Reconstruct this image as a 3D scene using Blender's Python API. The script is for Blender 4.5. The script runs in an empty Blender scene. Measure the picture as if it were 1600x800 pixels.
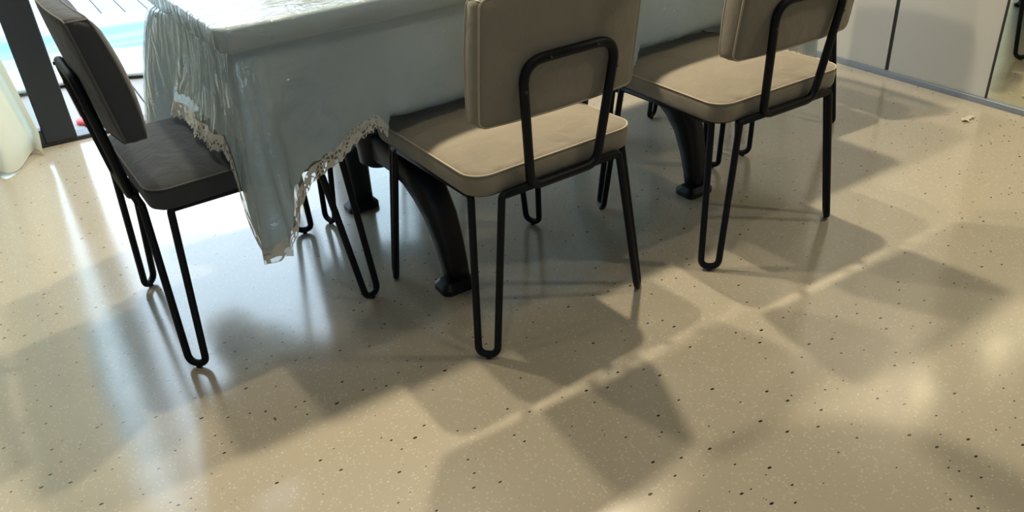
import bpy, math, random
from mathutils import Vector, Matrix

random.seed(7)
sc = bpy.context.scene
col = sc.collection
PI = math.pi

# ------------------------------------------------------------------ camera
R_ = Vector((0.86316, -0.50111, -0.06207))
U_ = Vector((0.30155, 0.41298, 0.85937))
F_ = Vector((0.40500, 0.76049, -0.50758))
cd = bpy.data.cameras.new('camera')
cd.sensor_width = 36.0
cd.lens = 36.0 * 1269.0 / 1600.0
cd.clip_start = 0.02
cam = bpy.data.objects.new('camera', cd)
col.objects.link(cam)
M = Matrix((R_, U_, -F_)).transposed().to_4x4()
M.translation = Vector((0, 0, 1.1697))
cam.matrix_world = M
sc.camera = cam

# ------------------------------------------------------------------ world / exposure
SKY_COL = (0.66, 0.84, 1.0)
SKY_STRENGTH = 4.9
w = bpy.data.worlds.new('sky')
sc.world = w
w.use_nodes = True
bg = w.node_tree.nodes['Background']
bg.inputs[0].default_value = (*SKY_COL, 1)
bg.inputs[1].default_value = SKY_STRENGTH
sc.view_settings.view_transform = 'Standard'
sc.view_settings.look = 'None'
sc.view_settings.gamma = 1
sc.view_settings.use_curve_mapping = False
sc.view_settings.exposure = 0.0

# lamp positions and strengths (lamps themselves are built further down)
WARM = (1.0, 0.845, 0.61)
DOWNLIGHTS = [((0.30, 2.42, 2.56), 21.0, 'above the door end of the table'), ((0.75, 2.40, 2.56), 33.0, 'above the table beside the one at the door end'),
              ((1.58, 2.40, 2.56), 54.0, 'above the wardrobe end of the table'),
              ((2.72, 0.30, 2.56), 14.0, 'nearest the mirror'), ((-0.90, 1.75, 2.56), 4.5, 'above the curtain corner'),
              ((0.30, 0.62, 2.56), 5.0, 'almost straight above the camera, added as fill light'), ((1.25, 0.62, 2.56), 5.0, 'over the open floor in front of the chairs, added as fill light')]  # both lamps here are added fill that softens the foreground shadows

# ------------------------------------------------------------------ materials
MATS = {}


def new_mat(name):
    m = bpy.data.materials.new(name)
    m.use_nodes = True
    nt = m.node_tree
    nt.nodes.clear()
    out = nt.nodes.new('ShaderNodeOutputMaterial')
    MATS[name] = m
    return m, nt, out


def N(nt, typ, **kw):
    n = nt.nodes.new(typ)
    for k, v in kw.items():
        if k.startswith('i_'):
            key = k[2:].replace('_', ' ')
            n.inputs[key].default_value = v
        else:
            setattr(n, k, v)
    return n


def L(nt, a, b):
    nt.links.new(a, b)


def plain(name, colr, rough=0.5, metal=0.0, bump=0.0, bscale=200.0, var=0.0, spec=0.5, sheen=0.0):
    m, nt, out = new_mat(name)
    p = N(nt, 'ShaderNodeBsdfPrincipled')
    p.inputs['Base Color'].default_value = (*colr, 1)
    p.inputs['Roughness'].default_value = rough
    p.inputs['Metallic'].default_value = metal
    p.inputs['Specular IOR Level'].default_value = spec
    if sheen:
        p.inputs['Sheen Weight'].default_value = sheen
    tc = N(nt, 'ShaderNodeTexCoord')
    if var:
        no = N(nt, 'ShaderNodeTexNoise', i_Scale=bscale * 0.12, i_Detail=4.0)
        L(nt, tc.outputs['Object'], no.inputs['Vector'])
        mx = N(nt, 'ShaderNodeMix', data_type='RGBA')
        mx.inputs[6].default_value = (*[c * (1 - var) for c in colr], 1)
        mx.inputs[7].default_value = (*[min(1, c * (1 + var)) for c in colr], 1)
        L(nt, no.outputs['Fac'], mx.inputs[0])
        L(nt, mx.outputs[2], p.inputs['Base Color'])
    if bump:
        no2 = N(nt, 'ShaderNodeTexNoise', i_Scale=bscale, i_Detail=3.0)
        L(nt, tc.outputs['Object'], no2.inputs['Vector'])
        b = N(nt, 'ShaderNodeBump', i_Strength=bump, i_Distance=0.002)
        L(nt, no2.outputs['Fac'], b.inputs['Height'])
        L(nt, b.outputs[0], p.inputs['Normal'])
    L(nt, p.outputs[0], out.inputs[0])
    return m


def fabric(name, colr):
    m, nt, out = new_mat(name)
    p = N(nt, 'ShaderNodeBsdfPrincipled', i_Roughness=0.85)
    p.inputs['Specular IOR Level'].default_value = 0.2
    p.inputs['Sheen Weight'].default_value = 0.15
    tc = N(nt, 'ShaderNodeTexCoord')
    n1 = N(nt, 'ShaderNodeTexNoise', i_Scale=9.0, i_Detail=3.0)
    n2 = N(nt, 'ShaderNodeTexNoise', i_Scale=420.0, i_Detail=2.0)
    n3 = N(nt, 'ShaderNodeTexNoise', i_Scale=22.0, i_Detail=2.0, i_Distortion=0.6)
    for n in (n1, n2, n3):
        L(nt, tc.outputs['Object'], n.inputs['Vector'])
    mx = N(nt, 'ShaderNodeMix', data_type='RGBA')
    mx.inputs[6].default_value = (*[c * 0.86 for c in colr], 1)
    mx.inputs[7].default_value = (*[c * 1.12 for c in colr], 1)
    L(nt, n1.outputs['Fac'], mx.inputs[0])
    L(nt, mx.outputs[2], p.inputs['Base Color'])
    b1 = N(nt, 'ShaderNodeBump', i_Strength=0.25, i_Distance=0.0015)
    L(nt, n2.outputs['Fac'], b1.inputs['Height'])
    b2 = N(nt, 'ShaderNodeBump', i_Strength=0.35, i_Distance=0.012)
    L(nt, n3.outputs['Fac'], b2.inputs['Height'])
    L(nt, b1.outputs[0], b2.inputs['Normal'])
    L(nt, b2.outputs[0], p.inputs['Normal'])
    L(nt, p.outputs[0], out.inputs[0])
    return m


def thin_fresnel(nt, ior):
    """Fresnel for a thin film: the same on both faces"""
    fr_ = N(nt, 'ShaderNodeFresnel')
    ge = N(nt, 'ShaderNodeNewGeometry')
    mi = N(nt, 'ShaderNodeMapRange')
    mi.inputs['To Min'].default_value = ior
    mi.inputs['To Max'].default_value = 1.0 / ior
    L(nt, ge.outputs['Backfacing'], mi.inputs['Value'])
    L(nt, mi.outputs[0], fr_.inputs['IOR'])
    return fr_


fabric('fabric_beige', (0.212, 0.192, 0.153))
fabric('fabric_grey', (0.038, 0.044, 0.051))
plain('piping_beige', (0.36, 0.32, 0.25), 0.8)
plain('piping_grey', (0.075, 0.076, 0.078), 0.8)
plain('black_tube', (0.003, 0.005, 0.009), 0.5, spec=0.18)
plain('black_iron', (0.003, 0.005, 0.009), 0.45, spec=0.3, bump=0.1, bscale=120)
plain('rubber', (0.012, 0.013, 0.015), 0.7)
plain('frame_metal', (0.012, 0.016, 0.022), 0.35)
plain('rail_metal', (0.16, 0.19, 0.23), 0.4, metal=0.3)
plain('gap_black', (0.01, 0.011, 0.012), 0.6)
plain('panel_grey', (0.36, 0.365, 0.345), 0.38, bump=0.05, bscale=60, var=0.04)
plain('wall_paint', (0.17, 0.18, 0.19), 0.8, bump=0.05, bscale=90, var=0.02)
plain('ceiling_paint', (0.36, 0.37, 0.38), 0.9)
plain('wall_grey', (0.09, 0.11, 0.13), 0.8)
plain('table_wood', (0.10, 0.07, 0.05), 0.5, var=0.2, bscale=80)
plain('lamp_shell', (0.03, 0.03, 0.03), 0.4)
plain('cord_black', (0.01, 0.01, 0.01), 0.6)
plain('white_enamel', (0.75, 0.74, 0.70), 0.4)
plain('side_table_top', (0.35, 0.27, 0.19), 0.5, var=0.15, bscale=50)
plain('deck_base', (0.20, 0.18, 0.16), 0.8)
plain('scrap_plastic', (0.50, 0.46, 0.37), 0.35)
plain('red_rubber', (0.55, 0.06, 0.07), 0.55)

# mirror
m, nt, out = new_mat('mirror')
g = N(nt, 'ShaderNodeBsdfGlossy', i_Roughness=0.012)
g.inputs['Color'].default_value = (0.83, 0.84, 0.70, 1)
L(nt, g.outputs[0], out.inputs[0])

# lamp emission
m, nt, out = new_mat('lamp_glow')
e = N(nt, 'ShaderNodeEmission', i_Strength=12.0)
e.inputs['Color'].default_value = (*WARM, 1)
L(nt, e.outputs[0], out.inputs[0])

# clear window glass (thin)
m, nt, out = new_mat('window_glass')
tr = N(nt, 'ShaderNodeBsdfTransparent')
tr.inputs[0].default_value = (0.93, 0.97, 0.97, 1)
gl = N(nt, 'ShaderNodeBsdfGlossy', i_Roughness=0.02)
fr = thin_fresnel(nt, 1.45)
mx = N(nt, 'ShaderNodeMixShader')
L(nt, fr.outputs[0], mx.inputs[0]); L(nt, tr.outputs[0], mx.inputs[1]); L(nt, gl.outputs[0], mx.inputs[2])
L(nt, mx.outputs[0], out.inputs[0])

# terrazzo floor
m, nt, out = new_mat('terrazzo')
p = N(nt, 'ShaderNodeBsdfPrincipled')
p.inputs['Specular IOR Level'].default_value = 1.0
p.inputs['IOR'].default_value = 1.6
tc = N(nt, 'ShaderNodeTexCoord')
big = N(nt, 'ShaderNodeTexNoise', i_Scale=1.3, i_Detail=5.0, i_Roughness=0.6)
L(nt, tc.outputs['Object'], big.inputs['Vector'])
base = N(nt, 'ShaderNodeMix', data_type='RGBA')
base.inputs[6].default_value = (0.35, 0.322, 0.256, 1)
base.inputs[7].default_value = (0.40, 0.366, 0.295, 1)
L(nt, big.outputs['Fac'], base.inputs[0])


def chips(scale, rad, keep, stretch, colr, prev, ang):
    mp = N(nt, 'ShaderNodeMapping')
    mp.inputs['Rotation'].default_value = (0, 0, ang)
    mp.inputs['Scale'].default_value = (1, stretch, 0.0)
    L(nt, tc.outputs['Object'], mp.inputs['Vector'])
    vo = N(nt, 'ShaderNodeTexVoronoi', i_Scale=scale, feature='F1', voronoi_dimensions='2D')
    L(nt, mp.outputs[0], vo.inputs['Vector'])
    sep = N(nt, 'ShaderNodeSeparateColor')
    L(nt, vo.outputs['Color'], sep.inputs[0])
    # radius varies per chip
    mr = N(nt, 'ShaderNodeMath', operation='MULTIPLY'); mr.inputs[1].default_value = rad
    L(nt, sep.outputs[1], mr.inputs[0])
    lt = N(nt, 'ShaderNodeMath', operation='LESS_THAN')
    L(nt, vo.outputs['Distance'], lt.inputs[0]); L(nt, mr.outputs[0], lt.inputs[1])
    kp = N(nt, 'ShaderNodeMath', operation='LESS_THAN'); kp.inputs[1].default_value = keep
    L(nt, sep.outputs[0], kp.inputs[0])
    mu = N(nt, 'ShaderNodeMath', operation='MULTIPLY')
    L(nt, lt.outputs[0], mu.inputs[0]); L(nt, kp.outputs[0], mu.inputs[1])
    mx = N(nt, 'ShaderNodeMix', data_type='RGBA')
    mx.inputs[7].default_value = (*colr, 1)
    L(nt, mu.outputs[0], mx.inputs[0]); L(nt, prev, mx.inputs[6])
    return mx.outputs[2]


c0 = base.outputs[2]
c0 = chips(170, 0.50, 0.25, 1.0, (0.45, 0.42, 0.35), c0, 0.2)
c0 = chips(110, 0.26, 0.07, 1.2, (0.52, 0.49, 0.42), c0, 0.9)
c0 = chips(15, 0.075, 0.42, 1.8, (0.012, 0.011, 0.010), c0, 0.5)
c0 = chips(26, 0.085, 0.16, 1.4, (0.02, 0.018, 0.016), c0, 2.1)
L(nt, c0, p.inputs['Base Color'])
rr = N(nt, 'ShaderNodeMapRange')
rr.inputs['To Min'].default_value = 0.12; rr.inputs['To Max'].default_value = 0.20
rn = N(nt, 'ShaderNodeTexNoise', i_Scale=3.0, i_Detail=6.0)
L(nt, tc.outputs['Object'], rn.inputs['Vector']); L(nt, rn.outputs['Fac'], rr.inputs['Value'])
L(nt, rr.outputs[0], p.inputs['Roughness'])
bn = N(nt, 'ShaderNodeTexNoise', i_Scale=6.0, i_Detail=3.0)
L(nt, tc.outputs['Object'], bn.inputs['Vector'])
bb = N(nt, 'ShaderNodeBump', i_Strength=0.06, i_Distance=0.01)
L(nt, bn.outputs['Fac'], bb.inputs['Height']); L(nt, bb.outputs[0], p.inputs['Normal'])
L(nt, p.outputs[0], out.inputs[0])

# inner cloth: white, slightly translucent
m, nt, out = new_mat('inner_cloth')
d = N(nt, 'ShaderNodeBsdfDiffuse'); d.inputs[0].default_value = (0.50, 0.61, 0.68, 1)
t = N(nt, 'ShaderNodeBsdfTranslucent'); t.inputs[0].default_value = (0.56, 0.66, 0.70, 1)
mx = N(nt, 'ShaderNodeMixShader', i_Fac=0.45)
L(nt, d.outputs[0], mx.inputs[1]); L(nt, t.outputs[0], mx.inputs[2])
L(nt, mx.outputs[0], out.inputs[0])

# clear vinyl cover
m, nt, out = new_mat('clear_vinyl')
tc = N(nt, 'ShaderNodeTexCoord')
tr = N(nt, 'ShaderNodeBsdfTransparent'); tr.inputs[0].default_value = (0.92, 0.94, 0.94, 1)
d = N(nt, 'ShaderNodeBsdfDiffuse'); d.inputs[0].default_value = (0.52, 0.62, 0.68, 1)
mk = N(nt, 'ShaderNodeMixShader', i_Fac=0.13)
L(nt, tr.outputs[0], mk.inputs[1]); L(nt, d.outputs[0], mk.inputs[2])
gl = N(nt, 'ShaderNodeBsdfGlossy', i_Roughness=0.055)
mp = N(nt, 'ShaderNodeMapping'); mp.inputs['Scale'].default_value = (1.0, 2.2, 0.8)
L(nt, tc.outputs['Object'], mp.inputs['Vector'])
nz = N(nt, 'ShaderNodeTexNoise', i_Scale=9.0, i_Detail=5.0, i_Distortion=1.6)
L(nt, mp.outputs[0], nz.inputs['Vector'])
mp2 = N(nt, 'ShaderNodeMapping'); mp2.inputs['Scale'].default_value = (0.22, 0.22, 1.0)
L(nt, tc.outputs['Object'], mp2.inputs['Vector'])
rg = N(nt, 'ShaderNodeTexNoise', i_Scale=190.0, i_Detail=1.0)
L(nt, mp2.outputs[0], rg.inputs['Vector'])
pm_ = N(nt, 'ShaderNodeTexNoise', i_Scale=7.0, i_Detail=1.0)
L(nt, tc.outputs['Object'], pm_.inputs['Vector'])
pr_ = N(nt, 'ShaderNodeMapRange')
pr_.inputs['From Min'].default_value = 0.52; pr_.inputs['From Max'].default_value = 0.64
pr_.inputs['To Min'].default_value = 0.03; pr_.inputs['To Max'].default_value = 0.9
L(nt, pm_.outputs['Fac'], pr_.inputs['Value'])
b0 = N(nt, 'ShaderNodeBump', i_Distance=0.006)
L(nt, pr_.outputs[0], b0.inputs['Strength'])
L(nt, rg.outputs['Fac'], b0.inputs['Height'])
b1 = N(nt, 'ShaderNodeBump', i_Strength=0.75, i_Distance=0.02)
L(nt, nz.outputs['Fac'], b1.inputs['Height']); L(nt, b0.outputs[0], b1.inputs['Normal'])
L(nt, b1.outputs[0], gl.inputs['Normal'])
fr = thin_fresnel(nt, 1.85); L(nt, b1.outputs[0], fr.inputs['Normal'])
mx = N(nt, 'ShaderNodeMixShader')
L(nt, fr.outputs[0], mx.inputs[0]); L(nt, mk.outputs[0], mx.inputs[1]); L(nt, gl.outputs[0], mx.inputs[2])
L(nt, mx.outputs[0], out.inputs[0])

# lace border print: uses UV (u along hem in metres, v across 0..1)
m, nt, out = new_mat('lace')
uv = N(nt, 'ShaderNodeUVMap')
tr = N(nt, 'ShaderNodeBsdfTransparent'); tr.inputs[0].default_value = (0.95, 0.95, 0.94, 1)
d = N(nt, 'ShaderNodeBsdfDiffuse'); d.inputs[0].default_value = (0.66, 0.65, 0.60, 1)
t = N(nt, 'ShaderNodeBsdfTranslucent'); t.inputs[0].default_value = (0.5, 0.5, 0.47, 1)
dt = N(nt, 'ShaderNodeMixShader', i_Fac=0.35)
L(nt, d.outputs[0], dt.inputs[1]); L(nt, t.outputs[0], dt.inputs[2])
vo = N(nt, 'ShaderNodeTexVoronoi', i_Scale=105.0, feature='DISTANCE_TO_EDGE', voronoi_dimensions='2D')
L(nt, uv.outputs[0], vo.inputs['Vector'])
gt = N(nt, 'ShaderNodeMath', operation='GREATER_THAN'); gt.inputs[1].default_value = 0.16
L(nt, vo.outputs['Distance'], gt.inputs[0])
v2 = N(nt, 'ShaderNodeTexVoronoi', i_Scale=105.0, feature='F1', voronoi_dimensions='2D')
L(nt, uv.outputs[0], v2.inputs['Vector'])
sp = N(nt, 'ShaderNodeSeparateColor'); L(nt, v2.outputs['Color'], sp.inputs[0])
g2 = N(nt, 'ShaderNodeMath', operation='GREATER_THAN'); g2.inputs[1].default_value = 0.42
L(nt, sp.outputs[0], g2.inputs[0])
mu = N(nt, 'ShaderNodeMath', operation='MULTIPLY'); L(nt, gt.outputs[0], mu.inputs[0]); L(nt, g2.outputs[0], mu.inputs[1])
ms = N(nt, 'ShaderNodeMath', operation='MULTIPLY'); ms.inputs[1].default_value = 0.75
L(nt, mu.outputs[0], ms.inputs[0])
mx = N(nt, 'ShaderNodeMixShader')
L(nt, ms.outputs[0], mx.inputs[0]); L(nt, dt.outputs[0], mx.inputs[1]); L(nt, tr.outputs[0], mx.inputs[2])
gl = N(nt, 'ShaderNodeBsdfGlossy', i_Roughness=0.12)
fr = thin_fresnel(nt, 1.4)
m2 = N(nt, 'ShaderNodeMixShader')
L(nt, fr.outputs[0], m2.inputs[0]); L(nt, mx.outputs[0], m2.inputs[1]); L(nt, gl.outputs[0], m2.inputs[2])
L(nt, m2.outputs[0], out.inputs[0])

# curtain
m, nt, out = new_mat('curtain')
d = N(nt, 'ShaderNodeBsdfDiffuse'); d.inputs[0].default_value = (0.68, 0.66, 0.54, 1)
t = N(nt, 'ShaderNodeBsdfTranslucent'); t.inputs[0].default_value = (0.70, 0.69, 0.56, 1)
mx = N(nt, 'ShaderNodeMixShader', i_Fac=0.5)
L(nt, d.outputs[0], mx.inputs[1]); L(nt, t.outputs[0], mx.inputs[2])
L(nt, mx.outputs[0], out.inputs[0])

# deck plank
m, nt, out = new_mat('deck_plank')
p = N(nt, 'ShaderNodeBsdfPrincipled', i_Roughness=0.7)
tc = N(nt, 'ShaderNodeTexCoord')
mp = N(nt, 'ShaderNodeMapping'); mp.inputs['Scale'].default_value = (30, 1.2, 30)
L(nt, tc.outputs['Object'], mp.inputs['Vector'])
nz = N(nt, 'ShaderNodeTexNoise', i_Scale=1.0, i_Detail=4.0); L(nt, mp.outputs[0], nz.inputs['Vector'])
mx = N(nt, 'ShaderNodeMix', data_type='RGBA')
mx.inputs[6].default_value = (0.23, 0.215, 0.205, 1); mx.inputs[7].default_value = (0.28, 0.262, 0.25, 1)
L(nt, nz.outputs['Fac'], mx.inputs[0]); L(nt, mx.outputs[2], p.inputs['Base Color'])
L(nt, p.outputs[0], out.inputs[0])

# pool cover: white borders, blue centre (position across the sheet)
m, nt, out = new_mat('pool_cover')
p = N(nt, 'ShaderNodeBsdfPrincipled', i_Roughness=0.35)
uv = N(nt, 'ShaderNodeUVMap')
sx = N(nt, 'ShaderNodeSeparateXYZ'); L(nt, uv.outputs[0], sx.inputs[0])
cr = N(nt, 'ShaderNodeValToRGB')
els = cr.color_ramp.elements
els[0].position = 0.0; els[0].color = (0.30, 0.33, 0.33, 1)
els[1].position = 0.33; els[1].color = (0.29, 0.33, 0.33, 1)
for pos, cc in ((0.36, (0.05, 0.17, 0.20)), (0.44, (0.075, 0.23, 0.26)), (0.60, (0.11, 0.245, 0.26)), (0.76, (0.10, 0.20, 0.24)), (0.79, (0.29, 0.32, 0.32)), (1.0, (0.32, 0.33, 0.32))):
    q = els.new(pos); q.color = (*cc, 1)
L(nt, sx.outputs[1], cr.inputs[0]); L(nt, cr.outputs[0], p.inputs['Base Color'])
L(nt, p.outputs[0], out.inputs[0])

# ------------------------------------------------------------------ mesh helpers


def mesh_obj(name, verts, faces, mat, parent=None, smooth=True, uvs=None):
    me = bpy.data.meshes.new(name)
    me.from_pydata([tuple(v) for v in verts], [], faces)
    me.materials.append(MATS[mat])
    if smooth:
        me.polygons.foreach_set('use_smooth', [True] * len(me.polygons))
    if uvs is not None:
        lay = me.uv_layers.new(name='UVMap')
        for lp in me.loops:
            lay.data[lp.index].uv = uvs[lp.vertex_index]
    me.update()
    o = bpy.data.objects.new(name, me)
    col.objects.link(o)
    if parent is not None:
        o.parent = parent
    return o


def empty(name, loc=(0, 0, 0), rz=0.0, parent=None):
    o = bpy.data.objects.new(name, None)
    o.empty_display_size = 0.1
    col.objects.link(o)
    o.location = loc
    o.rotation_euler = (0, 0, rz)
    if parent is not None:
        o.parent = parent
    return o


def tag(o, label=None, cat=None, group=None, kind=None):
    if label: o['label'] = label
    if cat: o['category'] = cat
    if group: o['group'] = group
    if kind: o['kind'] = kind
    return o


def box_data(x0, x1, y0, y1, z0, z1, b=0.0):
    """box; with b > 0 the edges are chamfered"""
    if b <= 0:
        v = [(x, y, z) for z in (z0, z1) for y in (y0, y1) for x in (x0, x1)]
        f = [(0, 2, 3, 1), (4, 5, 7, 6), (0, 1, 5, 4), (2, 6, 7, 3), (0, 4, 6, 2), (1, 3, 7, 5)]
        return v, f
    cx, cy, cz = (x0 + x1) / 2, (y0 + y1) / 2, (z0 + z1) / 2
    hx, hy, hz = (x1 - x0) / 2, (y1 - y0) / 2, (z1 - z0) / 2
    v = []; idx = {}
    for sx in (-1, 1):
        for sy in (-1, 1):
            for sz in (-1, 1):
                for ax in range(3):
                    q = [sx * (hx - b), sy * (hy - b), sz * (hz - b)]
                    q[ax] = (sx * hx, sy * hy, sz * hz)[ax]
                    idx[(sx, sy, sz, ax)] = len(v)
                    v.append((cx + q[0], cy + q[1], cz + q[2]))
    f = []
    for s in (-1, 1):
        f.append([idx[(s, a, c, 0)] for a, c in ((-1, -1), (1, -1), (1, 1), (-1, 1))][::s])
        f.append([idx[(a, s, c, 1)] for a, c in ((-1, -1), (-1, 1), (1, 1), (1, -1))][::s])
        f.append([idx[(a, c, s, 2)] for a, c in ((-1, -1), (1, -1), (1, 1), (-1, 1))][::s])
    for a in (-1, 1):
        for c in (-1, 1):
            f.append([idx[(a, c, -1, 0)], idx[(a, c, 1, 0)], idx[(a, c, 1, 1)], idx[(a, c, -1, 1)]])
            f.append([idx[(a, -1, c, 0)], idx[(a, 1, c, 0)], idx[(a, 1, c, 2)], idx[(a, -1, c, 2)]])
            f.append([idx[(-1, a, c, 1)], idx[(1, a, c, 1)], idx[(1, a, c, 2)], idx[(-1, a, c, 2)]])
    for sx in (-1, 1):
        for sy in (-1, 1):
            for sz in (-1, 1):
                f.append([idx[(sx, sy, sz, k)] for k in range(3)])
    return v, f


def box(name, x0, x1, y0, y1, z0, z1, mat, parent=None, b=0.0):
    v, f = box_data(x0, x1, y0, y1, z0, z1, b)
    return mesh_obj(name, v, f, mat, parent, smooth=False)


def tube_data(pts, r, closed=False, n=10, caps=True, flat=1.0):
    """sweep a circle along pts; r may be a list"""
    pts = [Vector(p) for p in pts]
    k = len(pts)
    rs = r if isinstance(r, (list, tuple)) else [r] * k
    tang = []
    for i in range(k):
        a = pts[(i - 1) % k] if (closed or i > 0) else pts[i]
        b = pts[(i + 1) % k] if (closed or i < k - 1) else pts[i]
        tang.append((b - a).normalized())
    ref = Vector((0, 0, 1)) if abs(tang[0].z) < 0.9 else Vector((1, 0, 0))
    nrm = (ref - tang[0] * ref.dot(tang[0])).normalized()
    v, f = [], []
    for i in range(k):
        nrm = (nrm - tang[i] * nrm.dot(tang[i])).normalized()
        bi = tang[i].cross(nrm)
        for j in range(n):
            a = 2 * PI * j / n
            v.append(pts[i] + (nrm * math.cos(a) * flat + bi * math.sin(a)) * rs[i])
    rng = k if closed else k - 1
    for i in range(rng):
        for j in range(n):
            a = i * n + j; b = i * n + (j + 1) % n
            c = ((i + 1) % k) * n + (j + 1) % n; d = ((i + 1) % k) * n + j
            f.append((a, b, c, d))
    if caps and not closed:
        f.append(tuple(range(n))[::-1])
        f.append(tuple((k - 1) * n + j for j in range(n)))
    return v, f


def fillet(pts, rad, steps=6, closed=False):
    """round the corners of a polyline"""
    pts = [Vector(p) for p in pts]
    n = len(pts); out = []
    for i, p in enumerate(pts):
        if not closed and i in (0, n - 1):
            out.append(p); continue
        a = pts[(i - 1) % n]; b = pts[(i + 1) % n]
        r = rad[i] if isinstance(rad, (list, tuple)) else rad
        da = a - p; db = b - p
        r1 = min(r, da.length * 0.49, db.length * 0.49)
        if r1 < 1e-5:
            out.append(p); continue
        s = p + da.normalized() * r1; e = p + db.normalized() * r1
        for k in range(steps + 1):
            t = k / steps
            out.append(s * (1 - t) ** 2 + p * 2 * t * (1 - t) + e * t * t)
    return out


def lathe_data(prof, n=32):
    v, f = [], []
    for (r, z) in prof:
        for j in range(n):
            a = 2 * PI * j / n
            v.append((r * math.cos(a), r * math.sin(a), z))
    for i in range(len(prof) - 1):
        for j in range(n):
            f.append((i * n + j, i * n + (j + 1) % n, (i + 1) * n + (j + 1) % n, (i + 1) * n + j))
    f.append(tuple(range(n))[::-1])
    f.append(tuple((len(prof) - 1) * n + j for j in range(n)))
    return v, f


def rrect(a, b, r, n=7, m=7):
    """rounded rectangle half sizes a, b: constant count, with points along the straights"""
    r = max(min(r, a * 0.98, b * 0.98), 0.002)
    pts = []
    cs = [(a - r, b - r, 0), (-(a - r), b - r, PI / 2), (-(a - r), -(b - r), PI), (a - r, -(b - r), 1.5 * PI)]
    for k, (cx, cy, a0) in enumerate(cs):
        for i in range(n):
            t = a0 + PI / 2 * i / (n - 1)
            pts.append((cx + r * math.cos(t), cy + r * math.sin(t)))
        nx = cs[(k + 1) % 4]
        p0 = pts[-1]; p1 = (nx[0] + r * math.cos(nx[2]), nx[1] + r * math.sin(nx[2]))
        for i in range(1, m):
            t = i / m
            pts.append((p0[0] * (1 - t) + p1[0] * t, p0[1] * (1 - t) + p1[1] * t))
    return pts


def cushion_data(a, b, r, rings, fn):
    """rings: (inset, w); first and last are closed by a centre point; fn maps (u, v, w) to a point"""
    v, f = [], []
    cnt = None
    for (ins, wv) in rings:
        o = rrect(a - ins, b - ins, r - ins * 0.6)
        cnt = len(o)
        v += [fn(x, y, wv) for x, y in o]
    nr = len(rings)
    for i in range(nr - 1):
        for j in range(cnt):
            f.append((i * cnt + j, i * cnt + (j + 1) % cnt, (i + 1) * cnt + (j + 1) % cnt, (i + 1) * cnt + j))
    v.append(fn(0, 0, rings[0][1])); c0 = len(v) - 1
    v.append(fn(0, 0, rings[-1][1])); c1 = len(v) - 1
    for j in range(cnt):
        f.append((c0, (j + 1) % cnt, j))
        f.append((c1, (nr - 1) * cnt + j, (nr - 1) * cnt + (j + 1) % cnt))
    return v, f


def struct(o):
    o['kind'] = 'structure'
    return o


# ------------------------------------------------------------------ the room
X0, X1, Y0, Y1, ZC = -2.3, 3.02, -2.6, 3.60, 2.60
struct(box('floor', X0, X1, Y0, Y1 + 0.10, -0.10, 0.0, 'terrazzo'))
struct(box('ceiling', X0 - 0.12, X1 + 0.12, Y0 - 0.12, Y1 + 0.12, ZC, ZC + 0.10, 'ceiling_paint'))
struct(box('wall_left', X0 - 0.12, X0, Y0 - 0.12, Y1 + 0.12, -0.1, ZC, 'wall_paint'))
struct(box('wall_right', X1, X1 + 0.12, Y0 - 0.12, Y1 + 0.12, -0.1, ZC, 'wall_paint'))
WA, WB, WC, WD = -1.75, -0.25, 1.0, 1.9
v, f = [], []
for bx in ((X0, WA, Y0 - 0.12, Y0, -0.1, ZC), (WB, X1, Y0 - 0.12, Y0, -0.1, ZC), (WA, WB, Y0 - 0.12, Y0, -0.1, WC), (WA, WB, Y0 - 0.12, Y0, WD, ZC)):
    bv, bf = box_data(*bx); o = len(v); v += bv; f += [tuple(i + o for i in q) for q in bf]
struct(mesh_obj('wall_front', v, f, 'wall_paint', None, smooth=False))
win = struct(empty('window_1', (0, Y0 - 0.06, 0)))
for (a, b, c, d) in ((WA, WA + 0.05, WC, WD), (WB - 0.05, WB, WC, WD), (WA + 0.05, WB - 0.05, WC, WC + 0.05), (WA + 0.05, WB - 0.05, WD - 0.05, WD), (-1.02, -0.98, WC + 0.05, WD - 0.05)):
    box('window_frame', a, b, -0.03, 0.03, c, d, 'frame_metal', win, 0.003)
for (a, b) in ((WA + 0.05, -1.02), (-0.98, WB - 0.05)):
    box('glass_pane', a, b, -0.004, 0.004, WC + 0.05, WD - 0.05, 'window_glass', win)
# wall with the glazed door: left pier and lintel around the opening
DX0, DX1, DH = -1.55, 1.50, 2.30
v, f = [], []
for bx in ((X0, DX0, Y1, Y1 + 0.12, 0.0, ZC), (DX1, X1, Y1, Y1 + 0.12, 0.0, ZC), (DX0, DX1, Y1, Y1 + 0.12, DH, ZC)):
    bv, bf = box_data(*bx); o = len(v); v += bv; f += [tuple(i + o for i in q) for q in bf]
struct(mesh_obj('wall_back', v, f, 'wall_grey', None, smooth=False))

# glazed sliding door
door = struct(empty('door_1', (0, Y1, 0)))
box('bottom_track', DX0, DX1, 0.01, 0.10, 0.0, 0.018, 'frame_metal', door, 0.003)
box('top_track', DX0, DX1, 0.01, 0.10, DH - 0.05, DH, 'frame_metal', door, 0.003)


def sash(x0, x1, y0, y1, st=0.117):
    s = empty('sash', (0, 0, 0), 0, door)
    box('stile', x0, x0 + st, y0, y1, 0.018, DH - 0.05, 'frame_metal', s, 0.004)
    box('stile', x1 - st, x1, y0, y1, 0.018, DH - 0.05, 'frame_metal', s, 0.004)
    box('rail', x0 + st, x1 - st, y0, y1, 0.018, 0.075, 'frame_metal', s, 0.003)
    box('rail', x0 + st, x1 - st, y0, y1, DH - 0.12, DH - 0.05, 'frame_metal', s, 0.003)
    ym = (y0 + y1) / 2
    box('glass_pane', x0 + st - 0.005, x1 - st + 0.005, ym - 0.004, ym + 0.004, 0.072, DH - 0.115, 'window_glass', s)


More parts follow.
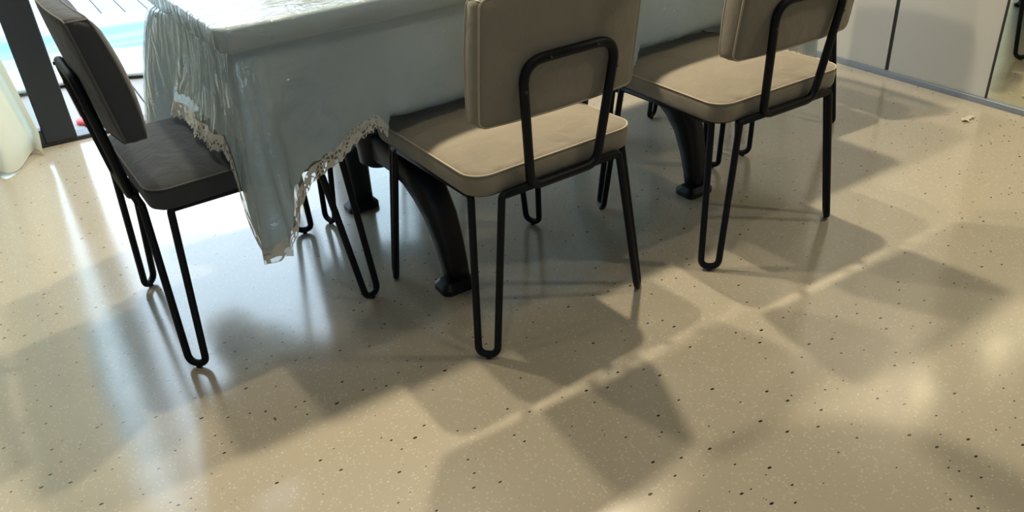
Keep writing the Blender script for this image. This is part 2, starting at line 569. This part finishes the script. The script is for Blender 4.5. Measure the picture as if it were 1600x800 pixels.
sash(DX0, -0.041, 0.0, 0.045)
sash(0.98, DX1, 0.05, 0.095)

# baseboard on the left and front walls
struct(box('baseboard_left', X0, X0 + 0.015, Y0, Y1, 0, 0.08, 'white_enamel', None, 0.002))
struct(box('baseboard_front', X0 + 0.015, X1, Y0, Y0 + 0.015, 0, 0.08, 'white_enamel', None, 0.002))

# wardrobe with sliding doors along the right wall
WX = 2.945
wd = empty('sliding_wardrobe', (WX, 0, 0))
tag(wd, 'grey panelled sliding wardrobe with a mirror door along the right wall', 'wardrobe')
box('bottom_rail', -0.012, 0.07, -0.4, 3.2, 0.0, 0.022, 'rail_metal', wd, 0.002)
box('panel', 0.002, 0.02, 2.118, 2.62, 0.022, 2.35, 'panel_grey', wd)
box('panel_gap', 0.008, 0.02, 2.100, 2.118, 0.022, 2.35, 'gap_black', wd)
box('panel', 0.002, 0.02, 1.676, 2.100, 0.022, 2.35, 'panel_grey', wd)
box('panel', 0.002, 0.02, 2.630, 3.19, 0.022, 2.35, 'panel_grey', wd)
mr = box('mirror_door', 0.002, 0.02, 0.62, 1.668, 0.022, 2.35, 'mirror', wd)
mr['label'] = 'tall mirror door'
box('edge_strip', 0.0, 0.02, 1.668, 1.676, 0.022, 2.35, 'gap_black', wd)
box('panel', 0.002, 0.02, -0.39, 0.612, 0.022, 2.35, 'panel_grey', wd)
box('top_rail', -0.012, 0.07, -0.4, 3.2, 2.35, 2.40, 'rail_metal', wd, 0.002)

# ------------------------------------------------------------------ outside: deck and pool cover
deck = struct(box('deck', -14, 18, Y1 + 0.10, 30, -0.14, -0.035, 'deck_base'))
PW, PA = 0.135, 0.04
pm = None
for i in range(-16, 26):
    x = -0.003 + PW * i
    if pm is None:
        pv, pf = box_data(0.003, PW - 0.003, 0.0, 5.2, 0.0, 0.03, 0.003)
        o = mesh_obj('plank', pv, pf, 'deck_plank', deck, smooth=False); pm = o.data
    else:
        o = bpy.data.objects.new('plank', pm); col.objects.link(o); o.parent = deck
    o.location = (x + 0.008, Y1 + 0.12, -0.034)
    o.rotation_euler = (0, 0, PA)

cv, cf, cuv = [], [], []
nx_, ny_ = 90, 40
rnd = random.Random(3)
ph = [rnd.uniform(0, 6) for _ in range(8)]
for j in range(ny_ + 1):
    t = j / ny_
    for i in range(nx_ + 1):
        s = i / nx_
        x = -3.4 + 7.6 * s
        y0 = 4.42 - 0.32 * x * 0.55 + 0.018 * math.sin(9 * x + ph[0]) + 0.012 * math.sin(23 * x + ph[1])
        y1 = 6.02 - 0.60 * x * 0.55 + 0.02 * math.sin(5 * x + ph[2])
        y = y0 * (1 - t) + y1 * t
        z = 0.012 + 0.012 * math.sin(11 * y + 1.3 * math.sin(2 * x) + ph[3]) * min(1, 6 * t) + 0.010 * math.sin(26 * y + 3 * x + ph[4]) * math.sin(PI * t)
        z += 0.012
        cv.append((x, y, z)); cuv.append((s, t))
for j in range(ny_):
    for i in range(nx_):
        a = j * (nx_ + 1) + i
        cf.append((a, a + 1, a + nx_ + 2, a + nx_ + 1))
pc = mesh_obj('pool_cover', cv, cf, 'pool_cover', None, True, cuv)
sm = pc.modifiers.new('thick', 'SOLIDIFY'); sm.thickness = 0.012; sm.offset = -1
tag(pc, 'pale blue sheet with white borders lying on the deck outside', 'sheet')

# small red sandal on the deck just past the door
sd = empty('red_sandal', (0.045, 3.80, -0.003), 0.9)
tag(sd, 'small red sandal on the deck boards just outside the door', 'sandal')
ov, of_ = cushion_data(0.035, 0.085, 0.034, [(0.004, 0.0), (0.0, 0.004), (0.0, 0.016), (0.004, 0.02)], lambda u, v_, w_: (u * (1 - 0.18 * (v_ < 0)), v_, w_))
mesh_obj('sole', ov, of_, 'red_rubber', sd)
v, f = tube_data([(-0.032, 0.01, 0.012), (-0.026, 0.016, 0.04), (0, 0.022, 0.052), (0.026, 0.016, 0.04), (0.032, 0.01, 0.012)], 0.008, n=8)
mesh_obj('strap', v, f, 'red_rubber', sd)

# ------------------------------------------------------------------ curtain
cv, cf = [], []
NU, NV = 220, 30
for j in range(NV + 1):
    t = j / NV
    z = 0.012 + 2.36 * t
    for i in range(NU + 1):
        s = i / NU
        xr = -0.156 - 0.20 * min(t, 0.45) - 0.04 * t - 0.02 * max(0, 1 - t * 25) ** 2
        x = -1.28 + (xr + 1.28) * s
        amp = 0.075 - 0.02 * t
        y = 3.475 + amp * math.sin(s * 2 * PI * 6.2 + 1.15 + 0.5 * math.sin(3 * t)) + 0.02 * math.sin(s * 41 + 2 * t)
        x += 0.02 * math.cos(s * 2 * PI * 6.2 + 0.4) * (1 - t) * (1 - s ** 8)
        y = min(y, 3.585)
        cv.append((x, y, z + 0.006 * math.sin(s * 60) * (1 - t)))
for j in range(NV):
    for i in range(NU):
        a = j * (NU + 1) + i
        cf.append((a, a + 1, a + NU + 2, a + NU + 1))
cu = empty('curtain', (-0.8, 3.475, 0))
tag(cu, 'cream floor-length curtain hanging in pleats beside the glazed door', 'curtain')
o = mesh_obj('curtain_panel', [(x + 0.8, y - 3.475, z) for x, y, z in cv], cf, 'curtain', cu)
# hem stitched along the bottom
hv, hf = tube_data([(cv[i][0] + 0.8, cv[i][1] - 3.475, 0.013 + 0.006 * math.sin(i / NU * 60)) for i in range(0, NU + 1)], 0.003, n=6)
mesh_obj('hem', hv, hf, 'curtain', cu)
v, f = tube_data([(-0.75, 0, 2.385), (3.3, 0, 2.385)], 0.014, n=12)
mesh_obj('curtain_rod', v, f, 'frame_metal', cu)
for xx in (-0.6, 1.2, 3.2):
    v, f = tube_data([(xx, 0, 2.385), (xx, 0.115, 2.385)], 0.008, n=8)
    mesh_obj('rod_bracket', v, f, 'frame_metal', cu)

# ------------------------------------------------------------------ chairs
SEAT_A, SEAT_D = 0.222, 0.50           # half width, depth
SEAT_V0 = 0.008                        # rear edge
ZR = 0.402                             # rail height
RT = 0.0088                            # rod radius
KB = 0.15                              # recline


def make_chair(fab, pip):
    root = empty('dining_chair')
    sc_ = SEAT_V0 + SEAT_D / 2
    b_ = SEAT_D / 2

    def taper(u, v_, w_):
        k = 1.0 - 0.05 * (v_ / b_) * 0.5
        # crown of the upholstery
        return (u * k, v_ + sc_, w_)
    seat_rings = [(0.012, 0.403), (0.003, 0.405), (0.0, 0.413), (-0.002, 0.438), (0.0, 0.452),
                  (0.004, 0.456), (0.014, 0.4605), (0.03, 0.4655), (0.06, 0.4705), (0.10, 0.4735), (0.15, 0.475), (0.19, 0.4755)]
    v, f = cushion_data(SEAT_A, b_, 0.05, seat_rings, taper)
    seat = mesh_obj('seat', v, f, fab, root)
    out = [taper(x, y, 0.4535) for x, y in rrect(SEAT_A + 0.0005, b_ + 0.0005, 0.05)]
    v, f = tube_data(out, 0.0024, closed=True, n=6)
    mesh_obj('piping', v, f, pip, seat)
    # underside board of the seat
    v, f = cushion_data(SEAT_A - 0.012, b_ - 0.012, 0.045, [(0.004, 0.396), (0.0, 0.398), (0.0, 0.4035), (0.004, 0.4038)], taper)
    mesh_obj('seat_board', v, f, 'black_tube', root)

    # backrest
    zc, hz = 0.692, 0.132
    hw = 0.205

    def bk(u, q, w_):
        z = zc + q
        vv = 0.006 - KB * (z - 0.42) + 0.35 * u * u + w_ - 0.9 * q * q * max(0, w_) / 0.073
        return (u, vv, z + 0.004 * (1 - (u / hw) ** 2) * (1 if q > 0 else -0.3))
    back_rings = [(0.12, -0.002), (0.06, -0.0015), (0.02, 0.0), (0.006, 0.002), (0.0, 0.007), (-0.002, 0.03), (0.0, 0.054),
                  (0.005, 0.060), (0.016, 0.067), (0.036, 0.074), (0.065, 0.079), (0.095, 0.0815), (0.12, 0.0825)]
    v, f = cushion_data(hw, hz, 0.018, back_rings, bk)
    f = [tuple(reversed(q)) for q in f]
    br = mesh_obj('backrest', v, f, fab, root)
    for wv in (0.0045, 0.0565):
        v, f = tube_data([bk(x, y, wv) for x, y in rrect(hw - 0.001, hz - 0.001, 0.018)], 0.0024, closed=True, n=6)
        mesh_obj('piping', v, f, pip, br)
    for su in (-1, 1):
        for sq in (-1, 1):
            pts = [bk(su * (hw - 0.0048), sq * (hz - 0.0048), 0.006 + 0.052 * k / 4) for k in range(5)]
            v, f = tube_data(pts, 0.0020, n=6)
            mesh_obj('seam', v, f, pip, br)

    # back loop of flat tube
    def lp(u, z, dv=0.0):
        return (u, -0.0065 - KB * (z - 0.42) + 0.35 * u * u * 0.6 + dv, z)
    pts = fillet([lp(-0.092, ZR, -0.006), lp(-0.122, 0.690), lp(0.122, 0.690), lp(0.092, ZR, -0.006)], [0.03, 0.055, 0.055, 0.03], 8, True)
    v, f = tube_data(pts, 0.0105, closed=True, n=12)
    bl = mesh_obj('back_frame', v, f, 'black_tube', root)
    for (u, z) in ((-0.118, 0.63), (0.118, 0.63), (-0.06, 0.690), (0.06, 0.690)):
        p = Vector(lp(u, z))
        v, f = tube_data([p + Vector((0, -0.0125, 0)), p + Vector((0, -0.009, 0))], 0.004, n=8)
        mesh_obj('bolt', v, f, 'rubber', bl)

    # rails between the legs
    f0, r0 = 0.40, 0.055
    su_ = 0.214
    for s in (-1, 1):
        v, f = tube_data([(s * su_, r0, ZR), (s * su_, f0, ZR)], RT, n=10)
        mesh_obj('side_rail', v, f, 'black_tube', root)
    v, f = tube_data([(-0.157, -0.002, ZR), (0.157, -0.002, ZR)], RT * 1.1, n=10)
    mesh_obj('rear_rail', v, f, 'black_tube', root)
    pts = [(s_, 0.468 - 0.35 * (abs(s_) / 0.2) ** 4 * 0.04, ZR - 0.006) for s_ in [-0.175 + 0.35 * k / 12 for k in range(13)]]
    v, f = tube_data(pts, 0.013, n=12)
    mesh_obj('front_rail', v, f, 'black_tube', root)

    # hairpin legs
    for (s, fx, fy, A, B) in (
            (-1, 0.2345, 0.0, (-su_, r0 + 0.012), (-0.145, -0.002)), (1, 0.2345, 0.0, (su_, r0 + 0.012), (0.145, -0.002)),
            (-1, 0.2345, 0.462, (-su_, f0 - 0.03), (-0.165, 0.462)), (1, 0.2345, 0.462, (su_, f0 - 0.03), (0.165, 0.462))):
        foot = Vector((s * fx, fy, 0.0))
        A = Vector((A[0], A[1], ZR)); B = Vector((B[0], B[1], ZR))
        rear = fy < 0.2
        # bend at the top runs into the rail
        A2 = A + Vector((0, (-0.022 if rear else 0.022), 0))
        B2 = B + Vector((s * 0.020, 0, 0))
        d = (B2 - A2); d.z = 0; d.normalize()
        cbot = foot + Vector((0, 0, 0.012))
        wA = cbot - d * 0.0225; wB = cbot + d * 0.0225
        wA.z = wB.z = 0.012
        A3 = A2 + (wA - A2) * 0.06; B3 = B2 + (wB - B2) * 0.06
        pts = fillet([A, A2, wA, wB, B2, B], [0, 0.022, 0.0220, 0.0220, 0.022, 0], 8)
        v, f = tube_data(pts, RT, n=10)
        lg = mesh_obj('leg', v, f, 'black_tube', root)
        v, f = lathe_data([(0.0045, 0.0), (0.007, 0.001), (0.007, 0.007), (0.005, 0.009)], 10)
        g_ = mesh_obj('foot_glide', [(a + foot.x, b + foot.y, c) for a, b, c in v], f, 'rubber', lg)
    return root


def copy_tree(o, parent=None):
    c = o.copy(); col.objects.link(c)
    if parent is not None:
        c.parent = parent
    for ch in list(o.children):
        copy_tree(ch, c)
    return c


GC = 'dining chairs around the table'
beige = make_chair('fabric_beige', 'piping_beige')
spots = [
    ((0.886, 1.398), 0.086, 'beige upholstered dining chair on near side, middle of the photo'),
    ((1.560, 1.387), 0.050, 'beige upholstered dining chair on near side, toward the wardrobe'),
    ((2.368, 2.123), PI / 2 + 0.044, 'dining chair at the far table end, mostly hidden behind the right beige chair'),
    ((0.807, 2.726), PI, 'dining chair on window side, hidden by the tablecloth except its black leg'),
]
for i, ((x, y), a, lab) in enumerate(spots):
    o = beige if i == 0 else copy_tree(beige)
    o.location = (x, y, 0); o.rotation_euler = (0, 0, a)
    tag(o, lab, 'chair', GC)
grey = make_chair('fabric_grey', 'piping_grey')
grey.location = (0.043, 1.980, 0); grey.rotation_euler = (0, 0, -PI / 2 + 0.0815)
tag(grey, 'dark grey upholstered dining chair at the left table end by the door', 'chair', GC)

# ------------------------------------------------------------------ table
TC, TA = (1.154, 2.079), 0.060
HX, HY, ZT = 0.895, 0.345, 0.775
table = empty('dining_table', (TC[0], TC[1], 0), TA)
tag(table, 'long dining table with curved black iron legs under the covers', 'table')
v, f = cushion_data(HX, HY, 0.02, [(0.003, ZT - 0.042), (0.0, ZT - 0.039), (0.0, ZT - 0.004), (0.003, ZT - 0.001)], lambda u, q, z: (u, q, z))
mesh_obj('table_top', v, f, 'table_wood', table)
for yy in (-0.20, 0.20):
    box('apron', -0.62, 0.62, yy - 0.015, yy + 0.015, ZT - 0.11, ZT - 0.042, 'black_iron', table, 0.003)
YM = -0.045
for sx in (-1, 1):
    bxc = sx * 0.437 - 0.045
    box('cross_beam', bxc - 0.03, bxc + 0.03, -0.26, 0.26, ZT - 0.10, ZT - 0.042, 'black_iron', table, 0.004)
    v, f = lathe_data([(0.035, 0.27), (0.055, 0.285), (0.058, 0.36), (0.046, 0.40), (0.036, 0.46), (0.034, 0.60), (0.045, 0.645), (0.06, ZT - 0.10)], 24)
    mesh_obj('column', [(a + bxc, b + YM, c) for a, b, c in v], f, 'black_iron', table)
    for sy in (-1, 1):
        # sabre leg sweeping out of the column and down to the foot
        fy = -0.350 if sy < 0 else 0.262
        fx = sx * 0.437
        reach = fy - YM
        path = [(1.0, 0.012, 0.0), (0.985, 0.07, 0.08), (0.955, 0.14, 0.20), (0.905, 0.21, 0.36), (0.82, 0.267, 0.55), (0.68, 0.308, 0.72), (0.48, 0.330, 0.86), (0.25, 0.335, 0.95), (0.0, 0.335, 1.0)]
        lv, lf = [], []
        K = len(path)
        for k, (ry, z, t) in enumerate(path):
            a0 = path[max(0, k - 1)]; a1 = path[min(K - 1, k + 1)]
            ty, tz = (a1[0] - a0[0]) * reach, a1[1] - a0[1]
            ln = math.hypot(ty, tz); ty /= ln; tz /= ln
            py, pz = -tz, ty
            x = fx + (bxc - fx) * t
            wx = 0.030 + 0.008 * min(1, 2 * t)
            wn = 0.026 + 0.014 * min(1, 2 * t)
            ch = 0.010
            for (a, b) in ((-wx + ch, -wn), (wx - ch, -wn), (wx, -wn + ch), (wx, wn - ch), (wx - ch, wn), (-wx + ch, wn), (-wx, wn - ch), (-wx, -wn + ch)):
                lv.append((x + a, YM + ry * reach + b * py, z + b * pz))
        for k in range(K - 1):
            for j in range(8):
                lf.append((k * 8 + j, k * 8 + (j + 1) % 8, (k + 1) * 8 + (j + 1) % 8, (k + 1) * 8 + j))
        lf.append(tuple(range(8))[::-1]); lf.append(tuple((K - 1) * 8 + j for j in range(8)))
        lg = mesh_obj('leg', lv, lf, 'black_iron', table, smooth=True)
        v, f = cushion_data(0.052, 0.040, 0.022, [(0.002, 0.0), (0.0, 0.003), (0.0, 0.016), (0.014, 0.028)], lambda u, q, z: (u + fx - 0.008, q + fy, z))
        mesh_obj('foot_plate', v, f, 'black_iron', lg, smooth=False)

# ------------------------------------------------------------------ table covers


def interp(tab, x):
    if x <= tab[0][0]: return tab[0][1]
    for (a, fa), (b, fb) in zip(tab, tab[1:]):
        if x <= b:
            t = (x - a) / (b - a); t = t * t * (3 - 2 * t) * 0.5 + t * 0.5
            return fa + (fb - fa) * t
    return tab[-1][1]


# hem height by distance from the left corner of each side (metres)
HEM = {
    'near': [(0.0, 0.262), (0.03, 0.298), (0.08, 0.365), (0.13, 0.405), (0.18, 0.428), (0.24, 0.465), (0.30, 0.480), (0.36, 0.40), (0.80, 0.40), (0.90, 0.45), (1.02, 0.45), (1.10, 0.40), (1.50, 0.40), (1.60, 0.42), (1.72, 0.36), (1.79, 0.29)],
    'right': [(0.0, 0.29), (0.10, 0.42), (0.2, 0.505), (0.56, 0.505), (0.62, 0.42), (0.69, 0.33)],
    'far': [(0.0, 0.33), (0.2, 0.45), (0.7, 0.45), (0.90, 0.505), (1.46, 0.505), (1.56, 0.45), (1.70, 0.36), (1.79, 0.30)],
    'left': [(0.0, 0.30), (0.10, 0.36), (0.19, 0.484), (0.60, 0.484), (0.64, 0.46), (0.665, 0.36), (0.69, 0.262)],
}
# inner cloth ends this far above the clear cover
GAP = {
    'near': [(0.0, 0.012), (0.03, 0.02), (0.07, 0.050), (0.14, 0.040), (0.22, 0.022), (0.35, 0.012), (1.79, 0.03)],
    'right': [(0, 0.04), (0.69, 0.04)], 'far': [(0, 0.04), (1.79, 0.04)], 'left': [(0, 0.06), (0.5, 0.05), (0.6, 0.03), (0.69, 0.012)],
}


def perimeter():
    """points round the top, counter clockwise from the near left corner: (x, y, nx, ny, side, d, s)"""
    out = []
    r = 0.022
    sides = [('near', (-HX, -HY), (1, 0), (0, -1), 2 * HX), ('right', (HX, -HY), (0, 1), (1, 0), 2 * HY),
             ('far', (HX, HY), (-1, 0), (0, 1), 2 * HX), ('left', (-HX, HY), (0, -1), (-1, 0), 2 * HY)]
    s = 0.0
    for k, (nm, p0, d, n, ln) in enumerate(sides):
        step = 0.005
        cnt = int((ln - 2 * r) / step)
        for i in range(cnt + 1):
            t = r + (ln - 2 * r) * i / cnt
            out.append((p0[0] + d[0] * t, p0[1] + d[1] * t, n[0], n[1], nm, t, s + t))
        nn = sides[(k + 1) % 4][3]
        cxy = (p0[0] + d[0] * (ln - r) - n[0] * r, p0[1] + d[1] * (ln - r) - n[1] * r)
        for i in range(1, 12):
            a = PI / 2 * i / 12
            nx = n[0] * math.cos(a) + nn[0] * math.sin(a); ny = n[1] * math.cos(a) + nn[1] * math.sin(a)
            if i <= 6:
                nm2, dd = nm, ln - r + r * math.tan(a) * 0.9
            else:
                nm2, dd = sides[(k + 1) % 4][0], r - r * math.tan(PI / 2 - a) * 0.9
            out.append((cxy[0] + nx * r, cxy[1] + ny * r, nx, ny, nm2, dd, s + ln - r + r * a * 1.2))
        s += ln
    return out


PER = perimeter()
SIDE_LEN = {'near': 2 * HX, 'far': 2 * HX, 'left': 2 * HY, 'right': 2 * HY}


def rest(side, d, z):
    """where a chair seat is pushed under the near edge the sheet lies on it and turns in"""
    if side != 'near': return 0.0, z
    w_ = max(min(1, (d - 0.27) / 0.07) * min(1, (0.86 - d) / 0.06), min(1, (d - 1.03) / 0.06) * min(1, (1.56 - d) / 0.06), 0)
    lim = 0.20 + (0.492 - 0.20) * w_ if w_ > 0 else 0.0
    if z >= lim + 0.02: return 0.0, z
    over = lim + 0.02 - z
    return -over * 0.9, lim + 0.02 * math.exp(-over / 0.02)


def fold(side, d, t, s):
    """outward offset of the hanging cloth, t = 0 at the lip, 1 at the hem"""
    ln = SIDE_LEN[side]
    d1, d2 = d, ln - d
    e = min(d1, d2)
    o = 0.0
    # corner pleat standing out
    o += (0.036 * math.exp(-(e / 0.19) ** 2) + 0.018 * math.exp(-e / 0.035)) * t ** 0.9
    # valley next to the pleat, then a soft second fold
    if side == 'near' and d < 0.2:
        # broad flat pleat beside the near left corner
        k = max(0.0, min(1.0, (0.085 - d) / 0.035)); k = k * k * (3 - 2 * k)
        o += 0.030 * k * t ** 0.7
        o += 0.012 * math.exp(-((d - 0.016) / 0.010) ** 2) * t - 0.010 * math.exp(-((d - 0.034) / 0.007) ** 2) * t
    o -= 0.013 * math.exp(-((e - 0.115) / 0.026) ** 2) * t
    o += 0.008 * math.exp(-((e - 0.25) / 0.07) ** 2) * t
    o += 0.004 * math.sin(s * 31 + 1.0) * t * t + 0.003 * math.sin(s * 67 + 0.4) * t
    o += 0.006 * math.sin(s * 11.0 + 2.0) * t
    # sides resting on seats curl outwards at the bottom
    if side in ('near',) and d > 0.28:
        o += 0.016 * math.sin(PI * min(1, t)) * min(1, (d - 0.28) / 0.1)
    if side == 'left' and 0.15 < d < 0.62:
        o += 0.045 * t ** 2 * min(1, (d - 0.15) / 0.1, (0.62 - d) / 0.06)
    # far left corner sticks out over the chair
    if side == 'left' and d < 0.30:
        o += 0.085 * math.exp(-(d / 0.14) ** 2) * t ** 0.5
    if side == 'far' and d2 < 0.25:
        o += 0.085 * math.exp(-(d2 / 0.10) ** 2) * t ** 0.5
    return o


def drape(name, zt, shift, gap, mat, rows=26, band=0.0, parent=None, scal=0.0, lap=0.016):
    """cover surface; returns object and hem rings"""
    verts, faces = [], []
    cnt = len(PER)
    rows_off = []
    # top: rings from the centre outwards
    for sc_ in (0.30, 0.62, 0.86, 0.965, 0.985):
        for (x, y, nx, ny, nm, d, s) in PER:
            verts.append((x * sc_, y * (sc_ if sc_ < 0.9 else sc_), zt))
    nring = 5
    # rounded edge
    for (o_, dz) in ((-0.004, 0.0), (0.0, -0.0025), (0.002, -0.006), (0.003, -0.018), (0.003, -0.044), (0.001, -0.0475), (-0.012, -0.0500), (-0.0165, -0.054), (-0.0165, -0.060)):
        for (x, y, nx, ny, nm, d, s) in PER:
            q = o_ + shift
            verts.append((x + nx * q, y + ny * q, zt + dz))
        nring += 1
    z0 = zt - 0.060
    hem = []
    for k in range(1, rows + 1):
        t = k / rows
        ring = []
        for (x, y, nx, ny, nm, d, s) in PER:
            zh = interp(HEM[nm], d)
            if gap:
                zh += interp(GAP[nm], d)
            if scal:
                zh += scal * abs(math.sin(s * PI / lap))
            zb = zh + band
            z = z0 + (zb - z0) * t
            tt = (z0 - z) / max(0.05, (z0 - interp(HEM[nm], d)))
            qr, z = rest(nm, d, z)
            q = -0.0165 + shift + qr + fold(nm, d, min(1, tt), s)
            z += shift * 0.5
            ring.append((x + nx * q, y + ny * q, z))
        verts += ring; nring += 1
        if k == rows: hem = ring
    for i in range(nring - 1):
        for j in range(cnt):
            a = i * cnt + j; b = i * cnt + (j + 1) % cnt
            faces.append((a, a + cnt, b + cnt, b))
    verts.append((0, 0, zt)); c = len(verts) - 1
    for j in range(cnt):
        faces.append((c, j, (j + 1) % cnt))
    return mesh_obj(name, verts, faces, mat, parent), hem


inner = empty('tablecloth', (TC[0], TC[1], 0), TA)
tag(inner, 'white translucent cloth hanging over the dining table beneath a clear cover', 'tablecloth')
drape('cloth', ZT + 0.003, 0.004, True, 'inner_cloth', rows=26, parent=inner, scal=0.007, lap=0.030)

cover = empty('plastic_table_cover', (TC[0], TC[1], 0), TA)
tag(cover, 'clear glossy plastic table cover with white lace border draped over tablecloth', 'table cover')
BAND = 0.040
_, hem = drape('plastic_sheet', ZT + 0.006, 0.008, False, 'clear_vinyl', rows=26, band=BAND * 0.85, parent=cover)
# lace strip along the hem
lv, lf, luv = [], [], []
cnt = len(PER)
RB = 6
for k in range(RB + 1):
    t = k / RB
    for i, (x, y, nx, ny, nm, d, s) in enumerate(PER):
        zh = interp(HEM[nm], d) + 0.007 * abs(math.sin(s * PI / 0.022))
        ztop = interp(HEM[nm], d) + BAND
        z = ztop + (zh - ztop) * t
        z0 = ZT + 0.006 - 0.06
        tt = (z0 - z) / max(0.05, (z0 - interp(HEM[nm], d)))
        v_l = z - zh
        qr, z = rest(nm, d, z)
        q = -0.0165 + 0.0095 + qr + fold(nm, d, min(1.02, tt), s)
        z += 0.0045
        lv.append((x + nx * q, y + ny * q, z)); luv.append((s, v_l))
for k in range(RB):
    for j in range(cnt):
        a = k * cnt + j; b = k * cnt + (j + 1) % cnt
        lf.append((a, a + cnt, b + cnt, b))
lace = mesh_obj('lace_border', lv, lf, 'lace', cover, True, luv)
lace['label'] = 'white floral lace border along the hem'

# ------------------------------------------------------------------ scrap of clear tape on the floor
v, f = [], []
rnd = random.Random(5)
for j in range(5):
    for i in range(9):
        v.append((-0.03 + 0.06 * i / 8 + rnd.uniform(-.002, .002), -0.012 + 0.024 * j / 4 + 0.008 * math.sin(i * 0.7), 0.004 + 0.008 * abs(math.sin(i * 0.9 + j * 0.6))))
for j in range(4):
    for i in range(8):
        a = j * 9 + i; f.append((a, a + 1, a + 10, a + 9))
sp_ = mesh_obj('plastic_scrap', v, f, 'scrap_plastic')
sp_.location = (2.76, 1.612, -0.003); sp_.rotation_euler = (0, 0, 0.5)
tag(sp_, 'small crumpled pale plastic scrap on the floor by the mirror', 'plastic scrap')

# ------------------------------------------------------------------ lamps above the frame


def spot(name, loc, power, parent, size=0.03, cone=150, blend=0.4):
    ld = bpy.data.lights.new(name, 'SPOT')
    ld.energy = power; ld.color = WARM; ld.shadow_soft_size = size
    ld.spot_size = math.radians(cone); ld.spot_blend = blend
    o = bpy.data.objects.new(name, ld); col.objects.link(o)
    o.location = loc; o.parent = parent
    return o


for i, (p, pw, where) in enumerate(DOWNLIGHTS):
    r = empty('ceiling_downlight', (p[0], p[1], ZC))
    tag(r, 'round white recessed ceiling downlight ' + where, 'lamp', 'ceiling downlights')
    v, f = lathe_data([(0.035, -0.001), (0.055, -0.001), (0.058, -0.008), (0.055, -0.012), (0.038, -0.010), (0.035, -0.004)], 28); f = f[:-2]
    mesh_obj('trim_ring', v, f, 'white_enamel', r)
    v, f = lathe_data([(0.034, -0.003), (0.034, -0.006)], 24)
    mesh_obj('diffuser', v, f, 'lamp_glow', r)
    spot('downlight', (0, 0, -0.03), pw * 4, r, 0.045, 150, 0.5)

# unseen pendant shade, added out of frame to throw round shadows on the floor
pl = empty('shadow_pendant', (1.21, 1.31, 1.10))
tag(pl, 'unlit round pendant shade added unseen above the frame to cast the round floor shadows', 'lamp')
v, f = lathe_data([(0.205, 0.004), (0.21, 0.0), (0.213, 0.006), (0.205, 0.035), (0.17, 0.075), (0.11, 0.105), (0.04, 0.120), (0.03, 0.114), (0.10, 0.098), (0.16, 0.068), (0.195, 0.032)], 64); f = f[:-2]
mesh_obj('lamp_shade', v, f, 'lamp_shell', pl)
v, f = lathe_data([(0.018, 0.095), (0.022, 0.10), (0.022, 0.15), (0.010, 0.165)], 20)
mesh_obj('lamp_holder', v, f, 'lamp_shell', pl)
v, f = tube_data([(0, 0, 0.16), (0, 0, ZC - 1.10)], 0.003, n=8)
mesh_obj('cord', v, f, 'cord_black', pl)
v, f = lathe_data([(0.05, ZC - 1.13), (0.05, ZC - 1.10)], 24)
mesh_obj('ceiling_cup', v, f, 'lamp_shell', pl)
